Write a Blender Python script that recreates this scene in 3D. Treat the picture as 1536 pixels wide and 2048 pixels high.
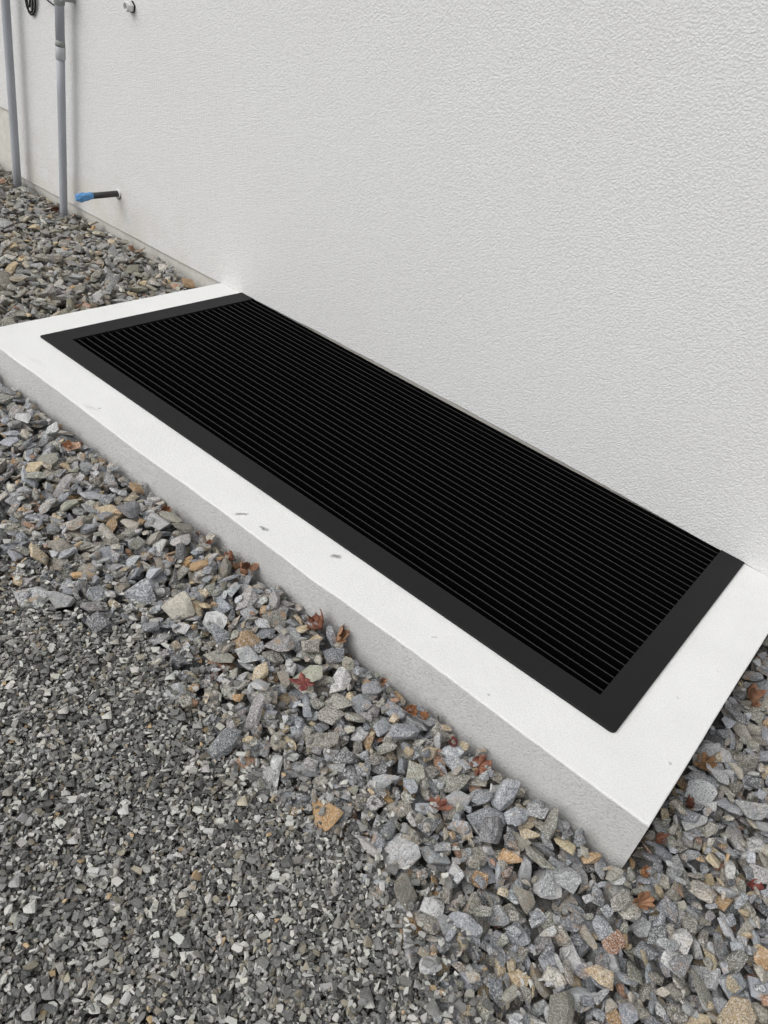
import bpy, bmesh, math, random
import numpy as np
from mathutils import Matrix, Vector, noise as mnoise

for o in list(bpy.data.objects):
    bpy.data.objects.remove(o, do_unlink=True)
scene = bpy.context.scene
C = scene.collection

# ------------------------------------------------------------------ camera
# X runs along the house wall, +Y points at the wall, z = 0 is the top of the kerb
CAM_H = 1.35
RIGHT = (0.755229, 0.630900, 0.177750)
DOWN = (0.487115, -0.358777, -0.796240)
FWD = (-0.438575, 0.687928, -0.578280)
cd = bpy.data.cameras.new('camera')
cd.sensor_fit = 'VERTICAL'; cd.sensor_height = 36.0; cd.sensor_width = 27.0
cd.lens = 27.0; cd.clip_start = 0.02; cd.clip_end = 500
cam = bpy.data.objects.new('camera', cd); C.objects.link(cam)
M = Matrix.Identity(4)
for i in range(3):
    M[i][0] = RIGHT[i]; M[i][1] = -DOWN[i]; M[i][2] = -FWD[i]
M[2][3] = CAM_H
cam.matrix_world = M
scene.camera = cam

# ------------------------------------------------------------------ overcast sky and soft sun
SUN_EL, SUN_AZ = 46.0, 206.0          # azimuth measured clockwise from +Y
world = bpy.data.worlds.new('World'); scene.world = world; world.use_nodes = True
wn = world.node_tree; wn.nodes.clear()
sky = wn.nodes.new('ShaderNodeTexSky'); sky.sky_type = 'NISHITA'; sky.sun_disc = False
sky.sun_elevation = math.radians(SUN_EL); sky.sun_rotation = math.radians(SUN_AZ)
sky.dust_density = 4.0; sky.air_density = 1.0
hs = wn.nodes.new('ShaderNodeHueSaturation'); hs.inputs['Saturation'].default_value = 0.12
bg = wn.nodes.new('ShaderNodeBackground'); bg.inputs['Strength'].default_value = 0.15
wo = wn.nodes.new('ShaderNodeOutputWorld')
wn.links.new(sky.outputs[0], hs.inputs['Color']); wn.links.new(hs.outputs[0], bg.inputs['Color'])
wn.links.new(bg.outputs[0], wo.inputs['Surface'])
sd = bpy.data.lights.new('sun', 'SUN'); sd.energy = 0.7; sd.angle = math.radians(75); sd.color = (1.0, 0.985, 0.96)
sun = bpy.data.objects.new('sun', sd); C.objects.link(sun)
az, el = math.radians(SUN_AZ), math.radians(SUN_EL)
sdir = Vector((math.sin(az) * math.cos(el), math.cos(az) * math.cos(el), math.sin(el)))
sun.rotation_euler = sdir.to_track_quat('Z', 'Y').to_euler()
vs = scene.view_settings
vs.view_transform = 'Standard'; vs.look = 'None'; vs.gamma = 1.0; vs.use_curve_mapping = False
vs.exposure = 0.06
scene.render.engine = 'CYCLES'

# ------------------------------------------------------------------ helpers
def link(name, me, mat=None, parent=None):
    o = bpy.data.objects.new(name, me); C.objects.link(o)
    if mat: me.materials.append(mat)
    if parent: o.parent = parent
    return o
def bm_obj(name, bm, mat, parent=None, smooth=False):
    bmesh.ops.recalc_face_normals(bm, faces=bm.faces)
    me = bpy.data.meshes.new(name); bm.to_mesh(me); bm.free()
    if smooth:
        for p in me.polygons: p.use_smooth = True
    return link(name, me, mat, parent)
def tag(o, label, cat=None, group=None, kind=None):
    if label: o['label'] = label
    if cat: o['category'] = cat
    if group: o['group'] = group
    if kind: o['kind'] = kind
    return o
def empty(name, loc):
    o = bpy.data.objects.new(name, None); C.objects.link(o); o.location = loc
    o.empty_display_size = 0.1
    return o
def add_box(bm, lo, hi):
    vs_ = [bm.verts.new((x, y, z)) for x in (lo[0], hi[0]) for y in (lo[1], hi[1]) for z in (lo[2], hi[2])]
    for f in ((0, 1, 3, 2), (4, 6, 7, 5), (0, 4, 5, 1), (2, 3, 7, 6), (0, 2, 6, 4), (1, 5, 7, 3)):
        bm.faces.new([vs_[i] for i in f])
def add_tube(bm, pts, rad, n=20, caps=True):
    """tube along a polyline; rad is a number or a list"""
    pts = [Vector(p) for p in pts]
    rad = rad if isinstance(rad, (list, tuple)) else [rad] * len(pts)
    rings = []; prev = None
    for i, p in enumerate(pts):
        t = (pts[min(i + 1, len(pts) - 1)] - pts[max(i - 1, 0)]).normalized()
        if prev is None:
            a = Vector((0, 0, 1)) if abs(t.z) < .9 else Vector((1, 0, 0))
            u = t.cross(a).normalized()
        else:
            u = (prev - t * prev.dot(t)).normalized()
        prev = u; v = t.cross(u)
        rings.append([bm.verts.new(p + (u * math.cos(k * 2 * math.pi / n) + v * math.sin(k * 2 * math.pi / n)) * rad[i]) for k in range(n)])
    for a, b in zip(rings, rings[1:]):
        for k in range(n):
            bm.faces.new((a[k], a[(k + 1) % n], b[(k + 1) % n], b[k]))
    if caps:
        bm.faces.new(rings[0][::-1]); bm.faces.new(rings[-1])
    return rings
def sstep(a, b, x):
    t = np.clip((x - a) / (b - a), 0, 1); return t * t * (3 - 2 * t)

class NT:
    """small node-tree helper"""
    def __init__(self, name):
        self.m = bpy.data.materials.new(name); self.m.use_nodes = True
        self.t = self.m.node_tree; self.t.nodes.clear()
        self.out = self.n('ShaderNodeOutputMaterial'); self.b = self.n('ShaderNodeBsdfPrincipled')
        self.l(self.b.outputs[0], self.out.inputs['Surface'])
    def n(self, ty, **kw):
        nd = self.t.nodes.new(ty)
        for k, v in kw.items(): setattr(nd, k, v)
        return nd
    def l(self, a, b): self.t.links.new(a, b)
    def val(self, sock, v):
        if hasattr(v, 'is_output'): self.l(v, sock)
        else: sock.default_value = v
    def geo(self): return self.n('ShaderNodeNewGeometry').outputs['Position']
    def obj(self): return self.n('ShaderNodeTexCoord').outputs['Object']
    def attr(self, name, out='Color'):
        return self.n('ShaderNodeAttribute', attribute_name=name).outputs[out]
    def mapping(self, vec, scale=(1, 1, 1), loc=(0, 0, 0), rot=(0, 0, 0)):
        mp = self.n('ShaderNodeMapping'); self.l(vec, mp.inputs[0])
        self.val(mp.inputs['Scale'], scale); self.val(mp.inputs['Location'], loc); self.val(mp.inputs['Rotation'], rot)
        return mp.outputs[0]
    def noise(self, vec, scale, detail=3, rough=.55, dist=0):
        nd = self.n('ShaderNodeTexNoise'); self.l(vec, nd.inputs['Vector'])
        nd.inputs['Scale'].default_value = scale; nd.inputs['Detail'].default_value = detail
        nd.inputs['Roughness'].default_value = rough; nd.inputs['Distortion'].default_value = dist
        return nd.outputs['Fac']
    def ramp(self, fac, p0, p1, v0=0., v1=1.):
        r = self.n('ShaderNodeMapRange'); r.clamp = True
        self.l(fac, r.inputs[0])
        for i, v in zip((1, 2, 3, 4), (p0, p1, v0, v1)): self.val(r.inputs[i], v)
        return r.outputs[0]
    def math(self, op, a, b=0.):
        nd = self.n('ShaderNodeMath', operation=op); self.val(nd.inputs[0], a); self.val(nd.inputs[1], b)
        return nd.outputs[0]
    def mix(self, fac, a, b, mode='MIX'):
        nd = self.n('ShaderNodeMix', data_type='RGBA', blend_type=mode)
        self.val(nd.inputs['Factor'], fac); self.val(nd.inputs[6], a); self.val(nd.inputs[7], b)
        return nd.outputs[2]
    def bump(self, height, strength, dist, normal=None):
        nd = self.n('ShaderNodeBump'); self.l(height, nd.inputs['Height'])
        nd.inputs['Strength'].default_value = strength; nd.inputs['Distance'].default_value = dist
        if normal is not None: self.l(normal, nd.inputs['Normal'])
        return nd.outputs[0]
    def done(self, col=None, rough=None, normal=None, metal=None, spec=None):
        i = self.b.inputs
        if col is not None: self.val(i['Base Color'], col)
        if rough is not None: self.val(i['Roughness'], rough)
        if normal is not None: self.l(normal, i['Normal'])
        if metal is not None: i['Metallic'].default_value = metal
        if spec is not None: i['Specular IOR Level'].default_value = spec
        return self.m
def G(v, a=1.): return (v, v, v, a) if not isinstance(v, tuple) else v + (a,)

# ------------------------------------------------------------------ layout (metres)
YW = 2.363                                 # face of the house wall
KX0, KX1, KY0 = -2.655, 0.035, 1.218       # kerb outer edges
FX0, FX1, FY0 = -2.516, -0.127, 1.379      # grate frame, outer
GX0, GX1, GY0 = -2.436, -0.206, 1.4605     # grate opening

# ------------------------------------------------------------------ materials of the setting
def mat_plaster():
    k = NT('rendered_plaster'); p = k.geo()
    n1 = k.noise(p, 150, 2, .6); n3 = k.noise(p, 1.1, 3)
    wv = k.n('ShaderNodeVectorMath', operation='MULTIPLY_ADD'); wn_ = k.n('ShaderNodeTexNoise'); k.l(p, wn_.inputs['Vector']); wn_.inputs['Scale'].default_value = 60
    k.l(wn_.outputs['Color'], wv.inputs[0]); wv.inputs[1].default_value = (.006, .006, .006); k.l(p, wv.inputs[2])
    def peb(sc, ft='F1'):
        vo = k.n('ShaderNodeTexVoronoi', feature=ft); k.l(wv.outputs[0], vo.inputs['Vector']); vo.inputs['Scale'].default_value = sc
        if ft != 'F1': vo.inputs['Smoothness'].default_value = .35
        return k.ramp(vo.outputs['Distance'], .1, .75, 1., 0.)
    hgt = k.math('ADD', k.math('MULTIPLY', n1, .55), k.math('ADD', k.math('MULTIPLY', peb(150, 'SMOOTH_F1'), .75), k.math('MULTIPLY', peb(290), .35)))
    # splash dirt low down, old runs
    sep = k.n('ShaderNodeSeparateXYZ'); k.l(p, sep.inputs[0])
    low = k.math('MULTIPLY', k.ramp(sep.outputs['Z'], .0, .42, 1., 0.), k.ramp(sep.outputs['X'], -3.2, -2.4, 1., 0.))
    dirt = k.math('MULTIPLY', low, k.ramp(k.noise(p, 6, 4), .38, .7))
    base = k.mix(k.ramp(n3, .3, .7), G((.672, .670, .663)), G((.688, .692, .692)))
    base = k.mix(k.math('MULTIPLY', dirt, .6), base, G((.56, .50, .40)))
    base = k.mix(k.math('MULTIPLY', k.ramp(hgt, .85, .5), .22), base, G(.42))
    return k.done(base, .92, k.bump(hgt, .65, .0028), spec=.25)
def mat_plinth():
    k = NT('plinth_paint'); p = k.geo(); n = k.noise(p, 30, 4)
    return k.done(k.mix(k.ramp(n, .3, .75), G((.50, .49, .45)), G((.62, .60, .55))), .9, k.bump(k.noise(p, 160, 3), .5, .002))
def mat_dark_strip():
    k = NT('dark_strip'); return k.done(G(.09), .6)
def mat_kerb_top():
    k = NT('white_kerb_coating'); p = k.geo()
    n1 = k.noise(p, 230, 3, .7); n2 = k.noise(p, 5, 5, .6); n3 = k.noise(p, 260, 3, .7)
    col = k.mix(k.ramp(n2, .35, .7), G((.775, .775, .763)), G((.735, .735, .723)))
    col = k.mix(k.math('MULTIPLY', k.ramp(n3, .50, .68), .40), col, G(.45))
    wob = k.n('ShaderNodeTexNoise'); k.l(p, wob.inputs['Vector']); wob.inputs['Scale'].default_value = 70; wob.inputs['Detail'].default_value = 4
    off = k.n('ShaderNodeVectorMath', operation='MULTIPLY_ADD'); k.l(wob.outputs['Color'], off.inputs[0])
    off.inputs[1].default_value = (.022, .022, 0); k.l(p, off.inputs[2])
    # scuffs and bird marks: (x, y, angle, length, width, strength)
    for x, y, a, ln, wd, s in ((-1.271, 1.254, .95, .024, .0060, .75), (-1.183, 1.26, .2, .016, .0075, .8), (-.973, 1.335, .9, .017, .0105, .8),
                               (-1.971, 1.265, 0, .0045, .0045, .9), (.002, 1.405, 2.6, .007, .003, .6), (-1.99, 1.245, .4, .035, .010, .16),
                               (-2.35, 1.27, .1, .06, .015, .07), (-.60, 1.30, .2, .004, .004, .5), (-.4, 1.25, .2, .003, .003, .6), (-.06, 1.62, .3, .003, .002, .7), (-.02, 1.8, .3, .003, .002, .6)):
        mp = k.n('ShaderNodeMapping', vector_type='TEXTURE'); k.l(off.outputs[0], mp.inputs[0])
        mp.inputs['Location'].default_value = (x + .011, y + .011, 0); mp.inputs['Rotation'].default_value = (0, 0, a)
        mp.inputs['Scale'].default_value = (ln, wd, 1)
        ln_ = k.n('ShaderNodeVectorMath', operation='LENGTH'); k.l(mp.outputs[0], ln_.inputs[0])
        col = k.mix(k.ramp(ln_.outputs['Value'], .45, 1.15, s, 0.), col, G((.16, .155, .14)))
    return k.done(col, .8, k.bump(n1, .8, .0026), spec=.3)
def mat_kerb_face():
    k = NT('grey_kerb_render'); p = k.geo()
    n1 = k.noise(k.mapping(p, (1, 1, 1.1)), 165, 3, .7, .1); n2 = k.noise(p, 7, 4)
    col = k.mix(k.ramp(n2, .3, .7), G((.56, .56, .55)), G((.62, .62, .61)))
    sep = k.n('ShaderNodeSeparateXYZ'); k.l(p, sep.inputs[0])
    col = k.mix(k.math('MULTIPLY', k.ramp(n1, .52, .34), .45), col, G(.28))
    splash = k.math('MULTIPLY', k.ramp(sep.outputs['Z'], -.15, -.07, 1., 0.), k.ramp(k.noise(p, 22, 3), .4, .7))
    col = k.mix(k.math('MULTIPLY', splash, .3), col, G((.36, .34, .30)))
    return k.done(col, .9, k.bump(n1, 1., .0045), spec=.25)
def mat_lining():  # near-black colour stands in for the shade down the shaft
    k = NT('shaft_shade_black'); p = k.geo()
    return k.done(k.mix(k.noise(p, 9, 3), G(.003), G(.006)), .95, spec=.05)
def mat_powder():
    k = NT('anthracite_powder_coat'); p = k.geo()
    n = k.noise(p, 4, 3)
    return k.done(k.mix(n, G((.0065, .0065, .0070)), G((.0085, .0085, .0090))), k.ramp(n, .3, .7, .52, .6), k.bump(k.noise(p, 1500, 1), .08, .0005), spec=.22)
def mat_bar():  # black steel darkened further: the shade between the bars is in the colour
    k = NT('black_steel_shade'); p = k.geo()
    return k.done(k.mix(k.noise(p, 60, 3), G(.0010), G(.0020)), .9, spec=.03)
def mat_bar_top_lit():  # same bars, lighter grey: light on the top faces painted into the colour
    k = NT('lit_bar_top'); p = k.geo()
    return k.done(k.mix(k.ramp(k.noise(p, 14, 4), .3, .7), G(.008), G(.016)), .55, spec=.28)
BAR_TOP_LIT = mat_bar_top_lit()
PLASTER, PLINTH, STRIP, KTOP, KFACE, LINING, POWDER, BARM = (mat_plaster(), mat_plinth(), mat_dark_strip(), mat_kerb_top(),
    mat_kerb_face(), mat_lining(), mat_powder(), mat_bar())

# ------------------------------------------------------------------ house wall
wall = empty('house_wall', (-2.0, YW, 0))
tag(wall, 'pale grey rough plastered house wall rising behind the black grate', 'wall')
def wl(name, bm, mat): 
    o = bm_obj(name, bm, mat, wall); o.matrix_parent_inverse = Matrix.Translation((2.0, -YW, 0)); return o
edge = [(-8.0, .315), (-4.39, .312), (-4.388, -.012)]
for x in np.linspace(-4.3, 3.0, 120):
    z = np.interp(x, [-4.3, -3.1, -2.66, -2.45, -2.0, -1.2, -.7, -.3, -.1, 3], [-.012, -.008, -.006, .003, .012, .017, .012, .003, .001, .0])
    edge.append((float(x), float(z) + .0022 * mnoise.noise((x * 9, 0, 0)) + .0012 * mnoise.noise((x * 31, 3, 0))))
bm = bmesh.new()
front = [bm.verts.new((x, YW, z)) for x, z in edge]
top_ = [bm.verts.new((x, YW, 5.0)) for x, z in edge]
back = [bm.verts.new((x, YW + .014, z)) for x, z in edge]
for i in range(len(edge) - 1):
    bm.faces.new((front[i], front[i + 1], top_[i + 1], top_[i]))
    bm.faces.new((front[i + 1], front[i], back[i], back[i + 1]))
wl('render_coat', bm, PLASTER)
bm = bmesh.new(); add_box(bm, (-8.0, YW + .0125, -2.2), (3.0, YW + .4, 5.0)); wl('plinth', bm, PLINTH)
bm = bmesh.new()
ev = []
for x, z in edge[2:]:
    ev.append([bm.verts.new((x, YW + .005, z + .002)), bm.verts.new((x, YW + .005, z - .0035)), bm.verts.new((x, YW + .0118, z - .0035)), bm.verts.new((x, YW + .0118, z + .002))])
for a, b in zip(ev, ev[1:]):
    for k in range(4): bm.faces.new((a[k], a[(k + 1) % 4], b[(k + 1) % 4], b[k]))
wl('drip_edge_strip', bm, STRIP)  # thin dark strip along the bottom edge of the render
bm = bmesh.new(); add_box(bm, (-8.0, YW + .004, .3095), (-4.392, YW + .0118, .317)); wl('drip_edge_strip', bm, STRIP)

# ------------------------------------------------------------------ kerb round the light well
kerb = empty('light_well_kerb', (-1.31, 1.8, -.3))
tag(kerb, 'white topped masonry kerb with grey plastered front framing the black grate', 'kerb')
def kl(name, bm, mat, smooth=False):
    o = bm_obj(name, bm, mat, kerb, smooth); o.matrix_parent_inverse = Matrix.Translation((1.31, -1.8, .3)); return o
def kpath(x0, x1, y0, jit, seed):
    pts = []
    def seg(a, b, n):
        for i in range(n):
            t = i / n; pts.append([a[0] + (b[0] - a[0]) * t, a[1] + (b[1] - a[1]) * t])
    seg((x0, YW - .001), (x0, y0), 40); seg((x0, y0), (x1, y0), 240); seg((x1, y0), (x1, YW - .001), 40); pts.append([x1, YW - .001])
    for i, p in enumerate(pts):
        if i in (40, 280): continue
        w = jit * (mnoise.noise((p[0] * 2.6 + seed, p[1] * 2.6, 0)) + .4 * mnoise.noise((p[0] * 9 + seed, p[1] * 9, 4)) + .22 * mnoise.noise((p[0] * 37 + seed, p[1] * 37, 4)))
        if 40 < i < 280: p[1] += w
        else: p[0] += w * .25
    return pts
outer = kpath(KX0, KX1, KY0, .006, 0.)
inner = kpath(GX0 - .02, GX1 + .02, GY0 - .02, 0, 0.)
def inset(i, d):
    x, y = outer[i]
    dx = d if i <= 40 else (-d if i >= 280 else 0); dy = d if 40 <= i <= 280 else 0
    return x + dx, y + dy
bm = bmesh.new(); rows = []
BV = .0025
for i in range(len(outer)):
    xi, yi = inner[i]; a = inset(i, BV); b = inset(i, BV * .3)
    rows.append([bm.verts.new((xi, yi, -.02)), bm.verts.new((xi, yi, 0)), bm.verts.new((a[0], a[1], 0)), bm.verts.new((b[0], b[1], -BV * .3)), bm.verts.new((outer[i][0], outer[i][1], -BV)),
                 bm.verts.new((outer[i][0], outer[i][1], -BV - .003))])
for a, b in zip(rows, rows[1:]):
    for k in range(5): bm.faces.new((a[k], a[k + 1], b[k + 1], b[k]))
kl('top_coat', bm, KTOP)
bm = bmesh.new(); rows = []
for i in range(len(outer)):
    rows.append([bm.verts.new((outer[i][0], outer[i][1], -BV - .003)), bm.verts.new((outer[i][0] + (.001 if i >= 280 else 0), outer[i][1], -.08)), bm.verts.new((outer[i][0] + (.004 if i >= 280 else 0), outer[i][1], -.6))])
for a, b in zip(rows, rows[1:]):
    for k in range(2): bm.faces.new((a[k], a[k + 1], b[k + 1], b[k]))
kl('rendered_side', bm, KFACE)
bm = bmesh.new()
a = [(GX0 - .02, YW + .0), (GX0 - .02, GY0 - .02), (GX1 + .02, GY0 - .02), (GX1 + .02, YW)]
lo = [bm.verts.new((x, y, -1.7)) for x, y in a]; hi = [bm.verts.new((x, y, -.02)) for x, y in a]
for i in range(3): bm.faces.new((lo[i], lo[i + 1], hi[i + 1], hi[i]))
bm.faces.new(lo)
kl('shaft_lining', bm, LINING)
bm = bmesh.new()
w = [bm.verts.new(p) for p in ((GX0 - .02, YW + .0105, -1.7), (GX1 + .02, YW + .0105, -1.7), (GX1 + .02, YW + .0105, -.03), (GX0 - .02, YW + .0105, -.03))]
bm.faces.new(w); kl('shaft_wall_shade_sheet', bm, LINING)  # added dark sheet over the wall in the shaft, painted as shade

# ------------------------------------------------------------------ grate cover
cover = empty('light_well_grate', (-1.32, 1.86, 0))
tag(cover, 'large black steel grate with wide flat frame lying on the white kerb', 'grate')
def cl(name, me_or_bm, mat):
    o = bm_obj(name, me_or_bm, mat, cover) if isinstance(me_or_bm, bmesh.types.BMesh) else link(name, me_or_bm, None, cover)
    return o
ox, oy = -1.32, 1.86
def arc(cx, cy, r, a0, a1, n=6):
    return [(cx + r * math.cos(math.radians(a0 + (a1 - a0) * i / n)), cy + r * math.sin(math.radians(a0 + (a1 - a0) * i / n))) for i in range(n + 1)]
YB = YW - .003
rr = .013
out_ = [(FX0, YB)] + arc(FX0 + .006, FY0 + .006, .006, 180, 270) + arc(FX1 - rr, FY0 + rr, rr, 270, 360) + [(FX1, YB)]
nin = len(out_)
inn = [(GX0, YB)] + [(GX0, GY0)] * 7 + [(GX1, GY0)] * 7 + [(GX1, YB)]
bm = bmesh.new()
Z0, Z1, ch = .0005, .0062, .0008
def ringv(pts, z): return [bm.verts.new((x - ox, y - oy, z)) for x, y in pts]
inn_u = [(GX0, YB), (GX0, GY0), (GX1, GY0), (GX1, YB)]
ot, otb, ob = ringv([(x + (ch if x < -1.3 else -ch), y + (ch if y < YB - .01 else 0)) for x, y in out_], Z1), ringv(out_, Z1 - ch), ringv(out_, Z0)
it, ib = ringv(inn_u, Z1), ringv(inn_u, -.034)
mp_ = lambda i: 0 if i == 0 else (3 if i == nin - 1 else (1 if i <= 7 else 2))
for i in range(nin - 1):
    for A, B in ((ot, otb), (otb, ob)):
        bm.faces.new((A[i], B[i], B[i + 1], A[i + 1]))
    j, k = mp_(i), mp_(i + 1)
    bm.faces.new((ot[i], ot[i + 1], it[k], it[j]) if j != k else (ot[i], ot[i + 1], it[j]))
for j in range(3): bm.faces.new((it[j], it[j + 1], ib[j + 1], ib[j]))
cl('frame', bm, POWDER)
bm = bmesh.new(); add_box(bm, (GX0 - ox, YB - .0035 - oy, -.030), (GX1 - ox, YB - oy, .0035))
cl('rear_edge_bar', bm, BARM)
PITCH = .0316
bm = bmesh.new(); L2 = (GX1 - GX0) / 2 - .0005
prof = ((-.0018, -.030), (.0018, -.030), (.0018, .0016), (.0012, .0022), (-.0012, .0022), (-.0018, .0016))
e0 = [bm.verts.new((-L2, y, z)) for y, z in prof]; e1 = [bm.verts.new((L2, y, z)) for y, z in prof]
for i in range(6): bm.faces.new((e0[i], e0[(i + 1) % 6], e1[(i + 1) % 6], e1[i]))
bm.faces.new(e0[::-1]); bm.faces.new(e1)
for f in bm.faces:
    if min(v.co.z for v in f.verts) > .001: f.material_index = 1  # top faces get the colour painted as lit
bmesh.ops.recalc_face_normals(bm, faces=bm.faces)
bar_me = bpy.data.meshes.new('bearing_bar'); bm.to_mesh(bar_me); bm.free(); bar_me.materials.append(BARM); bar_me.materials.append(BAR_TOP_LIT)
rng = random.Random(4)
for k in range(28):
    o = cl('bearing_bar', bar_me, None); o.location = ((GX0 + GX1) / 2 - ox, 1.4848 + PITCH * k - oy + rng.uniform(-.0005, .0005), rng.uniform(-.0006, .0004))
bm = bmesh.new(); add_tube(bm, [(0, GY0 - oy + .0005, 0), (0, YB - .004 - oy, 0)], .0025, 8)
rod_me = bpy.data.meshes.new('cross_rod'); bm.to_mesh(rod_me); bm.free(); rod_me.materials.append(BARM)
for k in range(21):
    o = cl('cross_rod', rod_me, None); o.location = (-2.371 + .1028 * k - ox, 0, -.0085)

# ------------------------------------------------------------------ gravel
def zg(x, y):
    """mean height of the gravel surface"""
    x = np.asarray(x, float); y = np.asarray(y, float)
    front_ = np.interp(x, [-2.5, -.9, -.6, -.35, -.15, .05, .6], [-.114, -.110, -.136, -.134, -.130, -.158, -.162]) - .012 * sstep(1.12, .95, y) + .022 * sstep(.20, .06, x) * sstep(.0, .04, x) * sstep(1.2, 1.35, y)
    far = np.interp(x, [-5.2, -4.6, -4.3, -3.9], [.02, .008, -.035, -.05])
    t = sstep(-2.95, -2.45, x) * (1 - .0 * y)
    t = np.maximum(t, sstep(1.25, .8, y))
    return far * (1 - t) + front_ * t + .010 * np.sin(x * 5.1 + y * 3.3) * sstep(1.2, .8, y)
def yb(x):
    return np.interp(x, [-2.4, -1.486, -1.222, -.95, -.789, -.443, -.262, -.065, .35], [.60, .655, .80, .79, .745, .815, .765, .66, .50])
def project(x, y, z):
    d = np.stack([x, y, z - CAM_H], -1)
    u = d @ np.array(RIGHT); v = d @ np.array(DOWN); w = d @ np.array(FWD)
    w = np.where(w < .05, .05, w)
    return u / w * 1536 + 768, v / w * 1536 + 1024, w
nrng = np.random.default_rng(11)

def proto(seed, simple_=False):
    """crushed-rock polytope: planes, plain and bevelled triangle meshes; longest axis = 1"""
    r = np.random.default_rng(seed)
    sc = np.array([1., r.uniform(.40, .85), r.uniform(.18, .44)]) * .5
    nf = r.integers(3, 6) if simple_ else r.integers(9, 14)
    n = r.normal(size=(nf, 3)); n /= np.linalg.norm(n, axis=1, keepdims=True)
    n = np.vstack([n, np.eye(3), -np.eye(3)]); n[nf:] += r.normal(scale=.22, size=(6, 3)); n /= np.linalg.norm(n, axis=1, keepdims=True)
    d = np.concatenate([r.uniform(.68, 1.02, nf), r.uniform(.78, .98, 6)])
    m = len(n); V = []
    for i in range(m):
        for j in range(i + 1, m):
            for k in range(j + 1, m):
                A = n[[i, j, k]]; det = np.linalg.det(A)
                if abs(det) > 1e-3:
                    p = np.linalg.solve(A, d[[i, j, k]])
                    if (n @ p <= d + 1e-7).all(): V.append(p)
    V = np.array(V) * sc
    nn = n / sc; ln = np.linalg.norm(nn, axis=1); nn /= ln[:, None]; dd = d / ln
    bm = bmesh.new()
    for p in V: bm.verts.new(p)
    bmesh.ops.remove_doubles(bm, verts=bm.verts, dist=.012)
    bmesh.ops.convex_hull(bm, input=bm.verts)
    bmesh.ops.delete(bm, geom=[v for v in bm.verts if not v.link_faces], context='VERTS')
    bmesh.ops.dissolve_limit(bm, angle_limit=math.radians(7), verts=bm.verts, edges=bm.edges)
    def export(b):
        b = b.copy(); bmesh.ops.triangulate(b, faces=b.faces); bmesh.ops.recalc_face_normals(b, faces=b.faces)
        b.verts.index_update()
        v = np.array([x.co[:] for x in b.verts]); f = np.array([[x.index for x in q.verts] for q in b.faces]); b.free(); return v, f
    plain = export(bm)
    bmesh.ops.bevel(bm, geom=bm.edges[:], offset=.03, segments=1, affect='EDGES', profile=.6, clamp_overlap=True)
    v, f = export(bm); bm.free()
    v = v + .012 * np.array([mnoise.noise_vector(Vector(p) * 4 + Vector((seed, 0, 0)))[:] for p in v])
    return dict(n=nn, d=dd, plain=plain, bev=(v, f))
PROTOS = [proto(100 + s) for s in range(44)]
CHIPS = [proto(300 + s, True) for s in range(40)]

def rotmat(r, tilt):
    yaw = r.uniform(0, 2 * math.pi)
    ax = r.uniform(0, 2 * math.pi); t = abs(r.normal(0, tilt))
    k = np.array([math.cos(ax), math.sin(ax), 0]); K = np.array([[0, -k[2], k[1]], [k[2], 0, -k[0]], [-k[1], k[0], 0]])
    Rt = np.eye(3) + math.sin(t) * K + (1 - math.cos(t)) * K @ K
    c, s = math.cos(yaw), math.sin(yaw)
    roll = r.integers(0, 2) * math.pi
    Rx = np.array([[1, 0, 0], [0, math.cos(roll), -math.sin(roll)], [0, math.sin(roll), math.cos(roll)]])
    return Rt @ np.array([[c, -s, 0], [s, c, 0], [0, 0, 1]]) @ Rx
def library(count, sizes, res, tilt, seed, PROTOS=PROTOS):
    r = np.random.default_rng(seed); lib = []
    for i in range(count):
        p = PROTOS[r.integers(len(PROTOS))]; s = sizes(r); Rm = rotmat(r, tilt)
        n = p['n'] @ Rm.T; d = p['d'] * s
        v = (p['plain'][0] * s) @ Rm.T
        hx = int(math.ceil(max(abs(v[:, 0]).max(), abs(v[:, 1]).max()) / res))
        g = np.arange(-hx, hx + 1) * res
        X, Y = np.meshgrid(g, g, indexing='ij')
        up = n[:, 2] > .02; dn = n[:, 2] < -.02
        top = ((d[up] - X[..., None] * n[up, 0] - Y[..., None] * n[up, 1]) / n[up, 2]).min(-1)
        bot = ((d[dn] - X[..., None] * n[dn, 0] - Y[..., None] * n[dn, 1]) / n[dn, 2]).max(-1)
        ok = top > bot
        if ok.sum() < 2: ok[hx, hx] = True; bot[hx, hx] = v[:, 2].min(); top[hx, hx] = v[:, 2].max()
        ii, jj = np.nonzero(ok)
        lib.append(dict(p=p, s=s, R=Rm, i=ii - hx, j=jj - hx, bot=bot[ok], top=top[ok], area=ok.sum() * res * res, hx=hx))
    return lib
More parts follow.
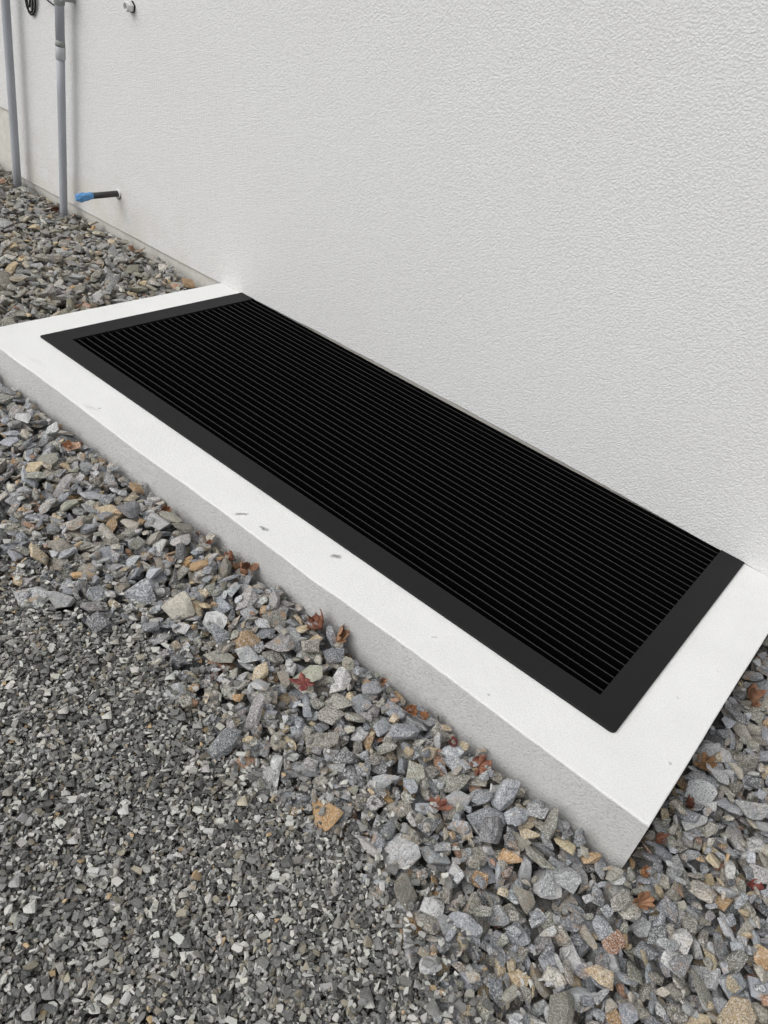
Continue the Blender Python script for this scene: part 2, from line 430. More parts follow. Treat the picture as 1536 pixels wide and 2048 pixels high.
class Field:
    def __init__(self, x0, x1, y0, y1, res):
        self.x0, self.y0, self.res = x0, y0, res
        self.nx, self.ny = int((x1 - x0) / res), int((y1 - y0) / res)
        self.X = x0 + (np.arange(self.nx) + .5) * res; self.Y = y0 + (np.arange(self.ny) + .5) * res
    def pour(self, lib, cand, limit, tries, check, stop, pct=88, seed=1):
        """drop stones one at a time onto the height field; keeps the lowest of a few tries"""
        r = np.random.default_rng(seed); H = self.H; Z = self.Z; out = []
        ci, cj = cand; nc = len(ci); n = 0
        while n < limit:
            best = None
            li = int(r.integers(len(lib))); L = lib[li]
            for t in range(tries):
                q = int(r.integers(nc)); i, j = ci[q], cj[q]
                a, b = L['i'] + i, L['j'] + j
                if i < L['hx'] or j < L['hx'] or i + L['hx'] >= self.nx or j + L['hx'] >= self.ny: continue
                hh = H[a, b]
                if hh.max() > 2: continue
                c_ = hh - L['bot']
                z = np.partition(c_, int(len(c_) * pct / 100) if len(c_) > 1 else 0)[min(int(len(c_) * pct / 100), len(c_) - 1)]
                s_ = z - Z[i, j] + L['top'].max() * .6
                if best is None or s_ < best[0]: best = (s_, i, j, z, a, b)
            n += 1
            if best is None: continue
            s_, i, j, z, a, b = best
            if s_ > .02 + L['s'] * .2: continue
            H[a, b] = np.maximum(H[a, b], z + L['top'])
            out.append((li, i, j, z))
            if n % check == 0 and (H[ci[::7], cj[::7]] - Z[ci[::7], cj[::7]]).mean() > stop: break
        return out

PIPES = [((-4.293, 2.303, -.019), .048 / .864), ((-3.849, 2.303, -.071), .0745)]
# coarse stones
cf = Field(-5.2, 1.7, -.1, YW - .002, .004)
GXX, GYY = np.meshgrid(cf.X, cf.Y, indexing='ij')
cf.Z = zg(GXX, GYY)
u, v, w = project(GXX, GYY, cf.Z)
seen = (u > -190) & (u < 1536 + 950) & (v > -100) & (v < 2048 + 620)
cf.H = cf.Z - .045
blocked = (GXX > KX0 - .003) & (GXX < KX1 + .002) & (GYY > KY0 - .007)
for (px, py, pz), _ in PIPES: blocked |= (GXX - px) ** 2 + (GYY - py) ** 2 < .023 ** 2
cf.H[blocked] = 5.
edge_n = .05 * np.sin(GXX * 13 + GYY * 4) * np.sin(GYY * 17 - GXX * 6) + .03 * np.sin(GXX * 41)
cmask = seen & ~blocked & (GYY > yb(GXX) + edge_n * .6)
ci, cj = np.nonzero(cmask)
def csize(r): return float(np.clip(np.exp(r.normal(math.log(.0425), .34)), .018, .084))
clib = library(900, csize, cf.res, .5, 5)
coarse = cf.pour(clib, (ci, cj), 40000, 3, 400, -.003, seed=3)
glib = library(250, lambda r: float(r.uniform(.016, .032)), cf.res, .6, 15)
gap = cf.pour(glib, (ci, cj), 4400, 4, 400, .004, seed=13)
# a few stray coarse stones out on the fine gravel
smask = seen & ~blocked & (GYY <= yb(GXX) + edge_n * .6) & (GYY > yb(GXX) - .12)
cf.H[smask] = cf.Z[smask] - .020
si, sj = np.nonzero(smask)
slib = library(60, lambda r: float(r.uniform(.022, .045)), cf.res, .3, 9)
stray = cf.pour(slib, (si, sj), 60, 1, 1000, 1., seed=8)
# fine gravel
ff = Field(-2.5, .95, -.5, 1.0, .002)
FXX, FYY = np.meshgrid(ff.X, ff.Y, indexing='ij')
ff.Z = zg(FXX, FYY) + .002
idx = np.clip(((FXX - cf.x0) / cf.res).astype(int), 0, cf.nx - 1); jdx = np.clip(((FYY - cf.y0) / cf.res).astype(int), 0, cf.ny - 1)
ff.H = np.where(FYY > cf.y0, cf.H[idx, jdx], ff.Z - .02)
fine_zone = FYY <= yb(FXX) + (.05 * np.sin(FXX * 13 + FYY * 4) * np.sin(FYY * 17 - FXX * 6) + .03 * np.sin(FXX * 41)) * .6
ff.H[fine_zone & (ff.H < ff.Z - .011)] = (ff.Z - .013)[fine_zone & (ff.H < ff.Z - .011)]
u, v, w = project(FXX, FYY, ff.Z)
fseen = (u > -420) & (v < 2048 + 520) & (ff.H < 2)
fi, fj = np.nonzero(fseen & fine_zone)
def fsize(r): return float(np.clip(np.exp(r.normal(math.log(.0079), .44)), .0040, .028))
flib = library(600, fsize, ff.res, .5, 6, CHIPS)
fine = ff.pour(flib, (fi, fj), 110000, 2, 800, .0015, seed=4)
# small chips that fell between the coarse stones next to the border, thinning out
prob = np.exp(-np.maximum(FYY - yb(FXX), 0) / .08)
gi, gj = np.nonzero(fseen & ~fine_zone & (np.random.default_rng(2).random(FXX.shape) < prob))
chips = ff.pour(flib, (gi, gj), 4800, 3, 9000, 1., seed=5)

PAL = np.array([[.205, .215, .232], [.27, .275, .28], [.12, .122, .128], [.225, .205, .17], [.43, .43, .42],
                [.42, .335, .21], [.33, .205, .09], [.22, .12, .07], [.225, .212, .208], [.19, .185, .15], [.155, .165, .18]])
PW_NEAR = np.array([.20, .15, .07, .20, .07, .07, .035, .022, .06, .11, .06])
PW_FAR = np.array([.20, .13, .07, .20, .06, .05, .02, .02, .06, .14, .05])
FPAL = np.array([[.10, .10, .098], [.16, .16, .158], [.065, .066, .066], [.26, .26, .255], [.40, .40, .385], [.16, .145, .115], [.30, .22, .13], [.27, .265, .245], [.13, .125, .115]])
FPW = np.array([.21, .18, .19, .11, .15, .07, .008, .07, .07])
def assemble(field, lib, placed, bev, fine_=False, seed=0):
    """per stone: verts, tris, tint, data, local"""
    r = np.random.default_rng(seed); res = []
    for li, i, j, z in placed:
        L = lib[li]; x, y = field.X[i], field.Y[j]
        V, F = L['p']['bev'] if bev else L['p']['plain']
        loc = V * L['s']
        P = loc @ L['R'].T + np.array([x, y, z])
        if fine_: c = FPAL[r.choice(len(FPAL), p=FPW / FPW.sum())]
        else:
            w_ = (PW_FAR if x < -2.6 else PW_NEAR).copy()
            if L['s'] > .06: w_[5:8] *= .35
            c = PAL[r.choice(len(PAL), p=w_ / w_.sum())]
        c = c * math.exp(r.normal(0, .25)) * (1 + r.normal(0, .010, 3)) * (1.5 if fine_ else 1.30)
        if x < -2.6: c = c * np.array([.90, .86, .77])
        if fine_: c = c * np.array([1.01, 1., .965])
        c = c * min(1., .52 / c.max())
        data = (r.random() ** 1.6, r.random(), r.random() ** 3, 1.)
        # foliation lies in the plane of the stone with a random lean
        a, b = r.normal(0, .35, 2)
        lc = loc + r.uniform(-50, 50, 3); lc[:, 2] = lc[:, 2] + a * loc[:, 0] + b * loc[:, 1]
        res.append((P, F, c, data, lc, (x, y, z, L)))
    return res
def stones_mesh(name, items):
    nv = [len(t[0]) for t in items]; off = np.concatenate([[0], np.cumsum(nv)])
    V = np.concatenate([t[0] for t in items]); F = np.concatenate([t[1] + o for t, o in zip(items, off)])
    me = bpy.data.meshes.new(name)
    me.vertices.add(len(V)); me.vertices.foreach_set('co', V.astype(np.float32).ravel())
    me.loops.add(len(F) * 3); me.loops.foreach_set('vertex_index', F.astype(np.int32).ravel())
    me.polygons.add(len(F)); me.polygons.foreach_set('loop_start', (np.arange(len(F)) * 3).astype(np.int32))
    me.polygons.foreach_set('use_smooth', np.zeros(len(F), bool))
    me.update(calc_edges=True)
    rep = np.repeat(np.arange(len(items)), nv)
    tint = np.array([list(t[2]) + [1.] for t in items], np.float32)[rep]; dat = np.array([t[3] for t in items], np.float32)[rep]
    a = me.attributes.new('tint', 'FLOAT_COLOR', 'POINT'); a.data.foreach_set('color', tint.ravel())
    a = me.attributes.new('grain', 'FLOAT_COLOR', 'POINT'); a.data.foreach_set('color', dat.ravel())
    a = me.attributes.new('local', 'FLOAT_VECTOR', 'POINT'); a.data.foreach_set('vector', np.concatenate([t[4] for t in items]).astype(np.float32).ravel())
    return me
def mat_stone():
    k = NT('crushed_gneiss'); tint = k.attr('tint'); loc = k.attr('local', 'Vector')
    sp = k.n('ShaderNodeSeparateColor'); k.l(k.attr('grain'), sp.inputs[0])
    band_s, speck_s, patch_s = sp.outputs[0], sp.outputs[1], sp.outputs[2]
    bn = k.noise(k.mapping(loc, (1, 1, 6)), 42, 4, .65, 1.2)
    sn = k.noise(loc, 330, 3, .75); sn2 = k.noise(k.mapping(loc, (1, 1, 1), (7, 3, 1)), 260, 3, .7); pn = k.noise(loc, 38, 4, .6)
    col = k.mix(k.math('MULTIPLY', k.ramp(bn, .50, .66), k.math('MULTIPLY', band_s, 1.)), tint, k.mix(.65, tint, G((.72, .72, .70))))
    col = k.mix(k.math('MULTIPLY', k.ramp(bn, .48, .34), k.math('MULTIPLY', band_s, .9)), col, k.mix(1., col, G(.36), 'MULTIPLY'))
    col = k.mix(k.math('MULTIPLY', k.ramp(sn, .52, .60), k.ramp(speck_s, 0., 1., .35, 1.)), col, k.mix(.7, col, G(.85)))
    col = k.mix(k.math('MULTIPLY', k.ramp(sn2, .48, .38), k.ramp(speck_s, 0., 1., .4, 1.)), col, k.mix(1., col, G(.25), 'MULTIPLY'))
    col = k.mix(k.math('MULTIPLY', k.ramp(pn, .52, .68), k.math('MULTIPLY', patch_s, .8)), col, G((.33, .20, .09)))
    col = k.mix(.35, col, k.mix(1., col, k.ramp(pn, .3, .7, .7, 1.3), 'MULTIPLY'))
    h1 = k.noise(loc, 120, 5, .7)
    hh = k.math('ADD', h1, k.math('MULTIPLY', bn, .5))
    return k.done(col, .72, k.bump(hh, .9, .0050), spec=.3)
def mat_chip():
    k = NT('fine_grey_chippings'); tint = k.attr('tint'); loc = k.attr('local', 'Vector')
    bn = k.noise(k.mapping(loc, (1, 1, 4)), 160, 3, .6); sn = k.noise(loc, 900, 2, .7)
    col = k.mix(k.math('MULTIPLY', k.ramp(bn, .52, .68), .5), tint, k.mix(.4, tint, G(.6)))
    col = k.mix(k.math('MULTIPLY', k.ramp(sn, .46, .36), .5), col, k.mix(1., col, G(.4), 'MULTIPLY'))
    return k.done(col, .7, k.bump(k.noise(loc, 420, 3), .5, .0012), spec=.35)
STONE, CHIP = mat_stone(), mat_chip()
def mat_ground():
    k = NT('gravel_base'); p = k.geo()
    vo = k.n('ShaderNodeTexVoronoi'); k.l(p, vo.inputs['Vector']); vo.inputs['Scale'].default_value = 34
    cr = k.n('ShaderNodeSeparateColor'); k.l(vo.outputs['Color'], cr.inputs[0])
    col = k.mix(cr.outputs[0], G((.10, .098, .09)), G((.30, .295, .28)))
    col = k.mix(k.ramp(vo.outputs['Distance'], .35, .75), col, G((.03, .029, .026)))
    col = k.mix(k.math('MULTIPLY', k.ramp(k.noise(p, 300, 3), .45, .6), .4), col, G(.4))
    return k.done(col, .9, k.bump(vo.outputs['Distance'], -1., .03))
# ground sheet under the stones, dropping a little below the stone layers
bm = bmesh.new()
xs = np.concatenate([[-60, -20, -8], np.arange(-5.4, 1.3, .1), [3, 8, 30]]); ys = np.concatenate([[-60, -20, -6, -2], np.arange(-.6, 1.2, .1), [1.215, 1.4, 1.7, 2.0, 2.2, YW + .012]])
gv = {}
for a, x in enumerate(xs):
    for b, y in enumerate(ys):
        z = float(zg(np.clip(x, -5.2, .6), np.clip(y, -.6, 2.4)))
        coarse_side = y > yb(np.clip(x, -2.4, .35))
        near = -5.3 < x < 1.65 and y > -.55
        gv[a, b] = bm.verts.new((x, y, z - (.048 if near else .0)))
for a in range(len(xs) - 1):
    for b in range(len(ys) - 1):
        cx, cy = (xs[a] + xs[a + 1]) / 2, (ys[b] + ys[b + 1]) / 2
        if KX0 + .1 < cx < KX1 - .1 and cy > KY0 + .01: continue
        bm.faces.new((gv[a, b], gv[a + 1, b], gv[a + 1, b + 1], gv[a, b + 1]))
ground = bm_obj('gravel_ground', bm, mat_ground()); tag(ground, None, None, None, 'structure')

items = assemble(cf, clib, coarse, True, seed=21)
# the 300 stones that show largest become stones of their own
def shown(it):
    x, y, z, L = it[5]
    i = int((x - cf.x0) / cf.res); j = int((y - cf.y0) / cf.res)
    vis = np.mean(cf.H[L['i'] + i, L['j'] + j] <= z + L['top'] + .003)
    u, v, w_ = project(np.array([x]), np.array([y]), np.array([z]))
    if not (0 < u[0] < 1536 and 0 < v[0] < 2048): return 0.
    return float(vis * L['area'] * (1536 / w_[0]) ** 2)
score = np.array([shown(t) for t in items]); order = np.argsort(-score); big = set(order[:300].tolist())
for q in sorted(big):
    t = items[q]; org = np.array(t[5][:3])
    me = stones_mesh('stone', [(t[0] - org, t[1], t[2], t[3], t[4])])
    o = link('stone', me, STONE, ground); o.location = org
rest = [t for q, t in enumerate(items) if q not in big]
def buried(it):
    x, y, z, L = it[5]; i = int((x - cf.x0) / cf.res); j = int((y - cf.y0) / cf.res)
    u_, v_, _w = project(np.array([x]), np.array([y]), np.array([z]))
    if not (-120 < u_[0] < 1660 and -100 < v_[0] < 2170): return True
    return np.mean(cf.H[L['i'] + i, L['j'] + j] <= z + L['top'] + .012) < .06
simple = []
for t in rest:
    if buried(t):
        L = t[5][3]; V, F = L['p']['plain']; loc = V * L['s']
        simple.append((loc @ L['R'].T + np.array(t[5][:3]), F, t[2], t[3], loc + t[5][0] * 37, t[5]))
    else: simple.append(t)
simple += assemble(cf, slib, stray, True, seed=22) + assemble(cf, glib, gap, False, seed=25)
o = link('coarse_gravel', stones_mesh('coarse_gravel', simple), STONE, ground); tag(o, None, None, None, 'stuff')
fitems = assemble(ff, flib, fine, False, True, 23) + assemble(ff, flib, chips, False, True, 24)
o = link('fine_gravel', stones_mesh('fine_gravel', fitems), CHIP, ground); tag(o, None, None, None, 'stuff')
print('STONES', sum(len(o.data.polygons) for o in C.objects if o.type == 'MESH'), len(coarse), len(stray), len(fine), len(chips), 'mean', (cf.H[ci, cj] - cf.Z[ci, cj]).mean(), (ff.H[fi, fj] - ff.Z[fi, fj]).mean())

def ground_h(x, y, r=.02):
    i0, i1 = int((x - r - cf.x0) / cf.res), int((x + r - cf.x0) / cf.res) + 1; j0, j1 = int((y - r - cf.y0) / cf.res), int((y + r - cf.y0) / cf.res) + 1
    h = cf.H[i0:i1, j0:j1]; h = h[h < 2]
    return float(np.percentile(h, 70)) if len(h) else float(zg(x, y))

# ------------------------------------------------------------------ pipes and fittings on the wall
def mat_pvc(name, col):
    k = NT(name); p = k.geo(); n = k.noise(k.mapping(p, (1, 1, .3)), 25, 4)
    c = k.mix(k.math('MULTIPLY', k.ramp(n, .45, .75), .3), G(col), G(tuple(min(1, v * 1.5) for v in col)))
    return k.done(c, .45, spec=.4)
PVC = mat_pvc('grey_plastic_pipe', (.34, .355, .385)); PVC2 = mat_pvc('grey_plastic_coupling', (.43, .44, .455))
def mat_plain(name, col, rough=.5, bumps=None):
    k = NT(name); p = k.geo(); n = k.noise(p, 50, 3)
    c = k.mix(n, G(tuple(v * .85 for v in col)), G(tuple(min(1, v * 1.12) for v in col)))
    return k.done(c, rough, k.bump(k.noise(p, bumps[0], 3), bumps[1], .004) if bumps else None)
BLACK = mat_plain('black_rubber', (.006, .006, .0065), .8); WHITE = mat_plain('white_plastic', (.74, .74, .72), .4)
PIPEB = mat_plain('black_polythene_pipe', (.035, .033, .030), .55); TAPE = mat_plain('blue_tape', (.11, .30, .58), .55, (140, .6))
GREEN = mat_plain('dark_green_tape_edge', (.03, .06, .045), .5); SEAL = mat_plain('dark_sealant', (.05, .048, .04), .7)
BOXM = mat_plain('weathered_grey_plastic', (.27, .28, .265), .6)

def leaned(base, k, z): return (base[0] + (z - base[2]) * k, base[1], z)
b1, k1 = PIPES[0]
p1 = empty('conduit_pipe', leaned(b1, k1, -.12)); tag(p1, 'plain grey plastic conduit pipe without coupling, nearest the left edge', 'pipe', 'grey conduits on the wall')
def pl(par, name, bm, mat, smooth=True):
    o = bm_obj(name, bm, mat, par, smooth); o.matrix_parent_inverse = Matrix.Translation(par.location).inverted(); return o
bm = bmesh.new(); add_tube(bm, [leaned(b1, k1, z) for z in np.linspace(-.14, 2.6, 12)], .0205, 28); pl(p1, 'tube', bm, PVC)
bm = bmesh.new(); x, y, z = leaned(b1, k1, 1.5); add_tube(bm, [(x, y, 1.49), (x, y, 1.515)], .0245, 24); add_box(bm, (x - .008, y, 1.49), (x + .008, YW + .001, 1.515)); pl(p1, 'wall_clip', bm, PVC2, False)
b2, k2 = PIPES[1]
p2 = empty('conduit_pipe', leaned(b2, k2, -.16)); tag(p2, 'grey plastic conduit pipe with a paler coupling halfway up, beside the blue taped stub', 'pipe', 'grey conduits on the wall')
bm = bmesh.new(); add_tube(bm, [leaned(b2, k2, z) for z in np.linspace(-.18, .70, 6)], .0195, 28); pl(p2, 'lower_tube', bm, PVC)
bm = bmesh.new(); add_tube(bm, [leaned(b2, k2, z) for z in (.682, .684, .734, .736)], [.0215, .0232, .0232, .0215], 28); pl(p2, 'coupling', bm, PVC2)
bm = bmesh.new(); add_tube(bm, [leaned(b2, k2, z) for z in np.linspace(.70, 2.6, 8)], .0208, 28); pl(p2, 'upper_tube', bm, PVC)
bm = bmesh.new(); add_tube(bm, [leaned(b2, k2, z) for z in (.737, .75, .762)], [.0228, .0222, .0212], 28); pl(p2, 'glue_bead', bm, BOXM)
bm = bmesh.new(); add_tube(bm, [leaned(b2, k2, z) for z in (.904, .906, .985, .987)], [.0225, .0240, .0240, .0225], 28); pl(p2, 'upper_sleeve', bm, BOXM)
bm = bmesh.new(); x, y, z = leaned(b2, k2, .94); add_box(bm, (x + .012, y - .012, .921), (x + .034, YW + .001, .99)); pl(p2, 'wall_bracket', bm, BOXM, False)

coil = empty('cable_coil', (-4.11, YW - .02, .81)); tag(coil, 'small coil of black cable hanging on the wall between the two grey pipes', 'cable')
rg = random.Random(5)
for q in range(4):
    cx, top, botz, wd = -4.105 + rg.uniform(-.006, .006), 1.02, (.812, .823, .845, .868)[q], (.042, .037, .029, .019)[q]
    cz, hz = (top + botz) / 2, (top - botz) / 2
    pts = [(cx + wd * math.sin(a) * (1 + .1 * math.sin(a * 2 + q)) + .03 * (1 - math.cos(a)) * .2, YW - .012 - .007 * q + .003 * math.sin(a * 3 + q), cz - hz * math.cos(a)) for a in np.linspace(0, 2 * math.pi, 40)]
    bm = bmesh.new(); add_tube(bm, pts, .0046, 10, False); pl(coil, 'cable_loop', bm, BLACK)
bm = bmesh.new(); add_tube(bm, [(-4.1, YW - .012, 1.0), (-4.06, YW - .016, .955), (-3.99, YW - .02, .915), (-3.92, YW - .026, .896), (-3.87, YW - .032, .890), (-3.80, YW - .038, .889)], .0035, 10); pl(coil, 'cable_tail', bm, BLACK)
bm = bmesh.new(); add_tube(bm, [(-4.1, YW + .004, 1.015), (-4.1, YW - .045, 1.015), (-4.1, YW - .052, 1.03)], .003, 8); pl(coil, 'hook', bm, BOXM)

nut = empty('pipe_bushing', (-3.316, YW, .978)); nut.scale = (1.12,) * 3; tag(nut, 'small white hexagonal threaded bushing with black gasket set into the upper wall', 'fitting')
def yring(bm, ro, ri, ya, yb_, n=6, rot=0., z=0.):
    A = [[bm.verts.new((r_ * math.cos(rot + i * 2 * math.pi / n), yy, z + r_ * math.sin(rot + i * 2 * math.pi / n))) for i in range(n)] for r_, yy in ((ri, ya), (ro, ya), (ro, yb_), (ri, yb_))]
    for i in range(n):
        j = (i + 1) % n
        for a_, b_ in ((0, 1), (1, 2), (2, 3), (3, 0)): bm.faces.new((A[a_][i], A[a_][j], A[b_][j], A[b_][i]))
bm = bmesh.new(); yring(bm, .0215, .008, -.006, .001, 6, .3); bm_obj('gasket', bm, BLACK, nut)
bm = bmesh.new(); yring(bm, .0195, .0125, -.024, -.0055, 6, .3); bmesh.ops.bevel(bm, geom=[e for e in bm.edges], offset=.0012, segments=1, affect='EDGES'); bm_obj('hex_body', bm, WHITE, nut)
bm = bmesh.new(); yring(bm, .0150, .0118, -.033, -.0235, 24); bm_obj('collar', bm, WHITE, nut, False)
bm = bmesh.new(); yring(bm, .0119, .0005, -.012, -.0105, 24); bm_obj('inner_disc', bm, BOXM, nut)

stub = empty('pipe_stub', (-3.445, YW, .167)); tag(stub, 'short black pipe stub poking from the wall with its end wrapped in blue tape', 'pipe')
def sl(name, pts, rad, mat, n=24, crumple=0., caps=True):
    bm = bmesh.new(); add_tube(bm, pts, rad, n, caps)
    if crumple:
        for v_ in bm.verts:
            v_.co += Vector(mnoise.noise_vector(v_.co * 70)) * crumple * min(1, max(0, (-v_.co.y - .145) / .04))
            v_.co += Vector(mnoise.noise_vector(v_.co * 190)) * crumple * .5 * min(1, max(0, (-v_.co.y - .145) / .04))
    return bm_obj(name, bm, mat, stub, True)
sl('black_tube', [(0, .02, 0), (0, -.05, 0), (0, -.16, -.0005)], .0145, PIPEB)
sl('green_band', [(0, -.141, -.0003), (0, -.147, -.0003)], .0152, GREEN)
sl('blue_wrap', [(0, -.147, 0), (0, -.16, 0), (0, -.175, -.001), (0, -.188, -.002), (0, -.199, -.003), (0, -.209, -.004), (0, -.217, -.004), (0, -.225, -.005), (0, -.229, -.005)], [.0156, .0168, .0178, .0195, .0215, .0210, .0195, .0165, .009], TAPE, 30, .009)
sl('tape_tag', [(-.004, -.212, -.012), (-.008, -.226, -.015), (-.009, -.233, -.016)], [.007, .005, .002], TAPE, 8)
bm = bmesh.new(); yring(bm, .0215, .0140, -.007, .002, 28); bm_obj('white_collar', bm, WHITE, stub)
bm = bmesh.new(); yring(bm, .0240, .0205, -.0012, .002, 28, 0, -.004)
for v_ in bm.verts: v_.co += Vector(mnoise.noise_vector(v_.co * 60)) * Vector((.004, 0, .004)).length * .5 * Vector((1, 0, 1)).normalized().length
bm_obj('sealant_ring', bm, SEAL, stub)

# ------------------------------------------------------------------ dead maple leaves
def mat_leaf():
    k = NT('dead_maple_leaf'); a = k.attr('tint'); p = k.attr('local', 'Vector')
    n = k.noise(p, 60, 4); f = k.noise(p, 400, 2)
    col = k.mix(k.ramp(n, .35, .7), k.mix(1., a, G(.6), 'MULTIPLY'), k.mix(.25, a, G((.5, .30, .16))))
    k.b.inputs['Subsurface Weight'].default_value = 0.
    return k.done(col, .65, k.bump(k.math('ADD', n, k.math('MULTIPLY', f, .4)), .5, .002), spec=.3)
LEAF = mat_leaf()
def leaf(name, label, x, y, size, col, curl, cup, fold, yaw, pitch, lift=.0, seed=0, lobes=7):
    r = random.Random(seed); t = empty(name, (x, y, ground_h(x, y, size * .25) - .004 + lift * .4)); t.rotation_euler = (pitch, r.uniform(-.25, .25), yaw)
    tag(t, label, 'leaf', 'dead maple leaves on the gravel')
    bm = bmesh.new(); ux = []
    R_ = size * .56; NR = 7
    angs = np.linspace(-2.5, 2.5, lobes); lcurl = [r.uniform(.75, 1.35) for _ in range(lobes)]
    mids = {}
    def pt(rr_, an):
        return (rr_ * math.cos(an), rr_ * math.sin(an))
    def bend(px, py, crease):
        rho = math.hypot(px, py) / R_; an = math.atan2(py, px)
        z = crease + cup * R_ * rho ** 2 * .8 + .06 * size * math.sin(an * 3 + seed) * rho
        # roll each lobe tip inwards
        th = curl * lcurl[min(range(lobes), key=lambda q_: abs(angs[q_] - an))] * rho ** 1.4
        rad = R_ * rho * (math.sin(th) / th if th > .02 else 1.); z += R_ * rho * ((1 - math.cos(th)) / th if th > .02 else 0.)
        qx, qy = rad * math.cos(an), rad * math.sin(an)
        # fold about the long axis
        if fold: 
            qz = z; s_ = abs(qy); qy2 = math.copysign(s_ * math.cos(fold), qy); z = qz * math.cos(fold * .5) + s_ * math.sin(fold); qy = qy2
        w_ = mnoise.noise_vector(Vector((qx, qy, z)) * 40 + Vector((seed, 0, 0))) * size * .10 * (.3 + rho)
        return (qx + w_.x, qy + w_.y, z + w_.z)
    V = []; F = []; loc = []
    def add(px, py, crease=0.):
        V.append(bend(px, py, crease)); loc.append((px + seed, py, 0)); return len(V) - 1
    for li, an in enumerate(angs):
        ln = R_ * (1 - .30 * abs(an) / 2.25 ) * r.uniform(.88, 1.05); half = (angs[1] - angs[0]) / 2
        prev = None
        for s_ in range(NR + 1):
            f_ = s_ / NR; rad = ln * f_
            # lobe half width (metres): grows with the fan until the notch, then swells and tapers
            notch = .34 if curl < .7 else .56
            if f_ <= notch: wdt = rad * math.tan(half)
            else:
                q = (f_ - notch) / (1 - notch); wdt = ln * notch * math.tan(half) * (1 + .75 * math.sin(q * 2.4)) * (1 - q) ** .75 
            c_, s2 = math.cos(an), math.sin(an)
            row = [add(rad * c_ - k_ * wdt * s2, rad * s2 + k_ * wdt * c_, size * .05 * (abs(k_)) * -1) for k_ in (-1, -.5, 0, .5, 1)]
            if prev:
                for q in range(4): F.append((prev[q], prev[q + 1], row[q + 1], row[q]))
            prev = row
    me = bpy.data.meshes.new('blade'); me.from_pydata(V, [], F); me.validate(); me.update()
    bm = bmesh.new(); bm.from_mesh(me); bmesh.ops.remove_doubles(bm, verts=bm.verts, dist=1e-5); bm.to_mesh(me); bm.free()
    n = len(me.vertices)
    a = me.attributes.new('tint', 'FLOAT_COLOR', 'POINT'); a.data.foreach_set('color', np.tile(np.array(list(col) + [1.], np.float32), n))
    a = me.attributes.new('local', 'FLOAT_VECTOR', 'POINT')
    co = np.zeros(n * 3, np.float32); me.vertices.foreach_get('co', co); a.data.foreach_set('vector', co + seed)
    for p in me.polygons: p.use_smooth = True
    o = link('blade', me, LEAF, t); md = o.modifiers.new('thickness', 'SOLIDIFY'); md.thickness = .0007
    bm = bmesh.new(); b0 = Vector(bend(-.001, 0, 0)); add_tube(bm, [b0, b0 + Vector((-size * .18, size * .05, size * .05)), b0 + Vector((-size * .36, size * .13, size * .03))], [.0009, .0008, .0006], 6)
    me2 = bpy.data.meshes.new('stalk'); bm.to_mesh(me2); bm.free()
    a = me2.attributes.new('tint', 'FLOAT_COLOR', 'POINT'); a.data.foreach_set('color', np.tile(np.array([.16, .05, .03, 1.], np.float32), len(me2.vertices)))
    link('stalk', me2, LEAF, t)
BR, RB, OR, RD, TN, DK = (.30, .15, .09), (.29, .115, .08), (.38, .17, .08), (.24, .045, .055), (.40, .22, .13), (.15, .05, .04)
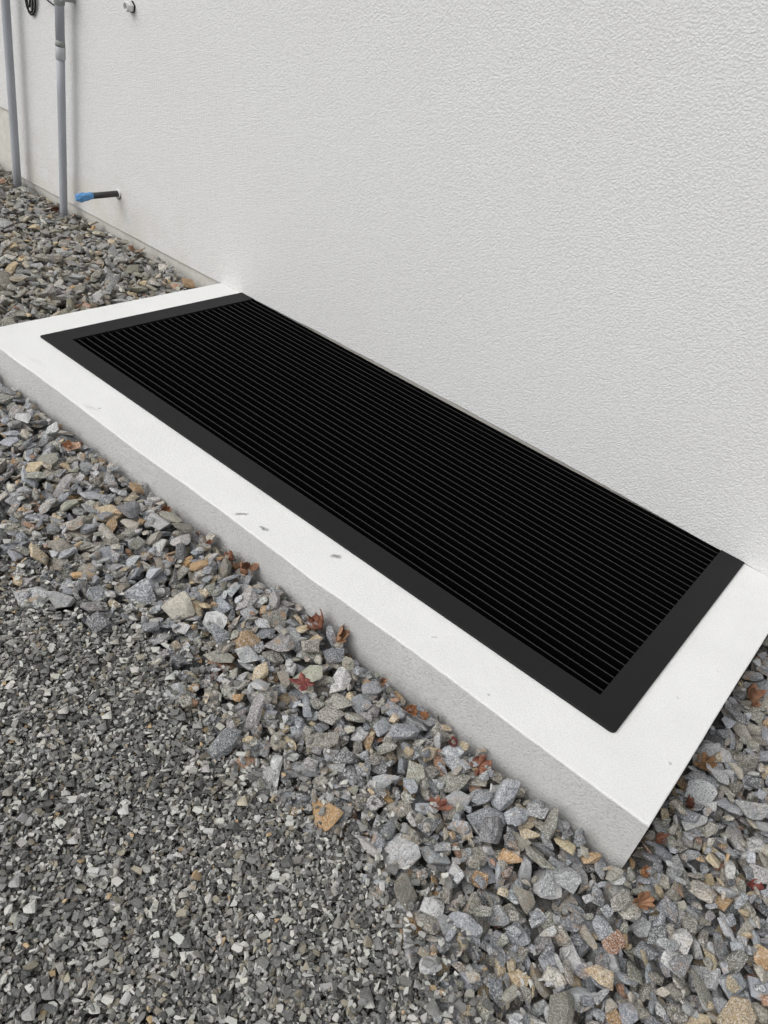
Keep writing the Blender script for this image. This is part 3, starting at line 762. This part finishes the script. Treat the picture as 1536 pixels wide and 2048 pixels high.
for i, a in enumerate([
    ('small orange curled leaf on coarse gravel, highest along the kerb front', -1.958, 1.135, .055, OR, 1.9, .3, .3, 1.0, .2, .0),
    ('orange brown curled leaf leaning on the kerb below a rusty stone', -1.53, 1.172, .072, OR, 1.5, .4, .8, 2.0, .7, .004),
    ('tightly curled reddish brown leaf at the upper end of a clump by the kerb', -1.238, 1.187, .070, RB, 2.3, .4, .0, .5, .3, .006),
    ('brown cupped leaf at the lower end of a clump by the kerb', -1.165, 1.178, .082, BR, 1.9, .5, .4, 2.6, .5, .006),
    ('big curled rose shaped red brown leaf against the middle of the kerb front', -.885, 1.180, .108, RB, 2.4, .6, .0, .3, .35, .008),
    ('crumpled tan brown leaf beside the big rose shaped leaf at the kerb', -.815, 1.190, .090, TN, 1.7, .3, .9, 2.2, .6, .006),
    ('flat star shaped crimson maple leaf lying on the coarse gravel', -.768, 1.022, .074, RD, .35, .1, .0, -2.3, .1, .034),
    ('crumpled orange leaf fragments at the foot of the kerb', -.545, 1.165, .065, OR, 2.0, .4, .6, .8, .5, .004),
    ('small dry brown leaf lodged between stones below the kerb middle', -.644, 1.168, .046, BR, 1.5, .3, .8, 1.9, .4, .0),
    ('small tightly rolled dark red leaf on the gravel near the kerb', -.412, 1.170, .046, RD, 2.6, .5, .0, .5, .3, .006),
    ('brown fan shaped leaf spread against the kerb foot', -.330, 1.165, .078, RB, .9, .3, .0, 1.2, .5, .006),
    ('folded reddish tan leaf lying on stones away from the kerb', -.338, 1.005, .072, (.30, .12, .09), .8, .2, .9, .4, .25, .006),
    ('large crumpled brown leaf beside the right end of the kerb', .085, 1.925, .100, BR, 1.2, .3, .9, 2.4, .3, .008),
    ('brown fan shaped leaf half under the right kerb edge', .066, 1.598, .072, (.24, .13, .06), .9, .3, .0, .3, .3, .008),
    ('red brown curled leaf tucked at the near corner of the kerb', .066, 1.325, .055, RB, 2.2, .5, .3, 1.4, .4, .012),
    ('dark red shrivelled leaf between stones right of the kerb', .085, 1.476, .052, DK, 2.0, .4, .5, 2.9, .4, .008),
    ('small orange leaf scrap just below the kerb corner', .075, 1.225, .042, OR, 1.8, .4, .6, 2.2, .4, .008),
    ('orange brown crumpled leaf on stones below the kerb corner', .097, 1.160, .075, TN, 1.5, .4, .7, 1.0, .4, .008),
    ('small crimson leaf at the right edge of the photo', .277, 1.405, .048, RD, 1.4, .3, .5, .7, .3, .006),
    ('dull red leaf standing against the foot of a grey pipe', -3.895, 2.275, .060, (.22, .09, .06), 1.2, .3, .9, 1.5, .9, .004),
    ('dry brown leaf on the far gravel beside the wall plinth', -3.20, 2.285, .105, (.30, .17, .11), .8, .1, .3, 2.3, .1, .010),
    ('small brown rolled leaf wedged between the two clumped leaves at the kerb', -1.200, 1.183, .052, TN, 2.6, .4, .2, 3.4, .3, .004),
    ('thin tan leaf strip trailing down the kerb foot below the rose shaped leaf', -.765, 1.185, .055, TN, 1.1, .1, 1.2, 2.6, .3, .004),
    ('orange brown shrivelled leaf leaning on the kerb beside the orange fragments', -.505, 1.178, .050, OR, 2.2, .4, .4, .2, .4, .004),
    ('small reddish scrap of leaf on the kerb foot above the clumped leaves', -1.318, 1.180, .030, RB, 1.8, .4, .3, 1.2, .3, .006),
    ('dull brown leaf scrap beside the large crumpled leaf at the right edge', .150, 1.975, .070, BR, 1.4, .3, .8, .9, .3, .008)]):
    lab, x, y, s, c, cu, cp, fo, yaw, pit, lf = a
    leaf('maple_leaf', lab, x, y, s * (.9 if cu > .7 else 1.), tuple(v * .88 for v in c), cu, cp, fo, yaw, pit, lf, seed=i * 7 + 3, lobes=7 if i % 3 else 5)
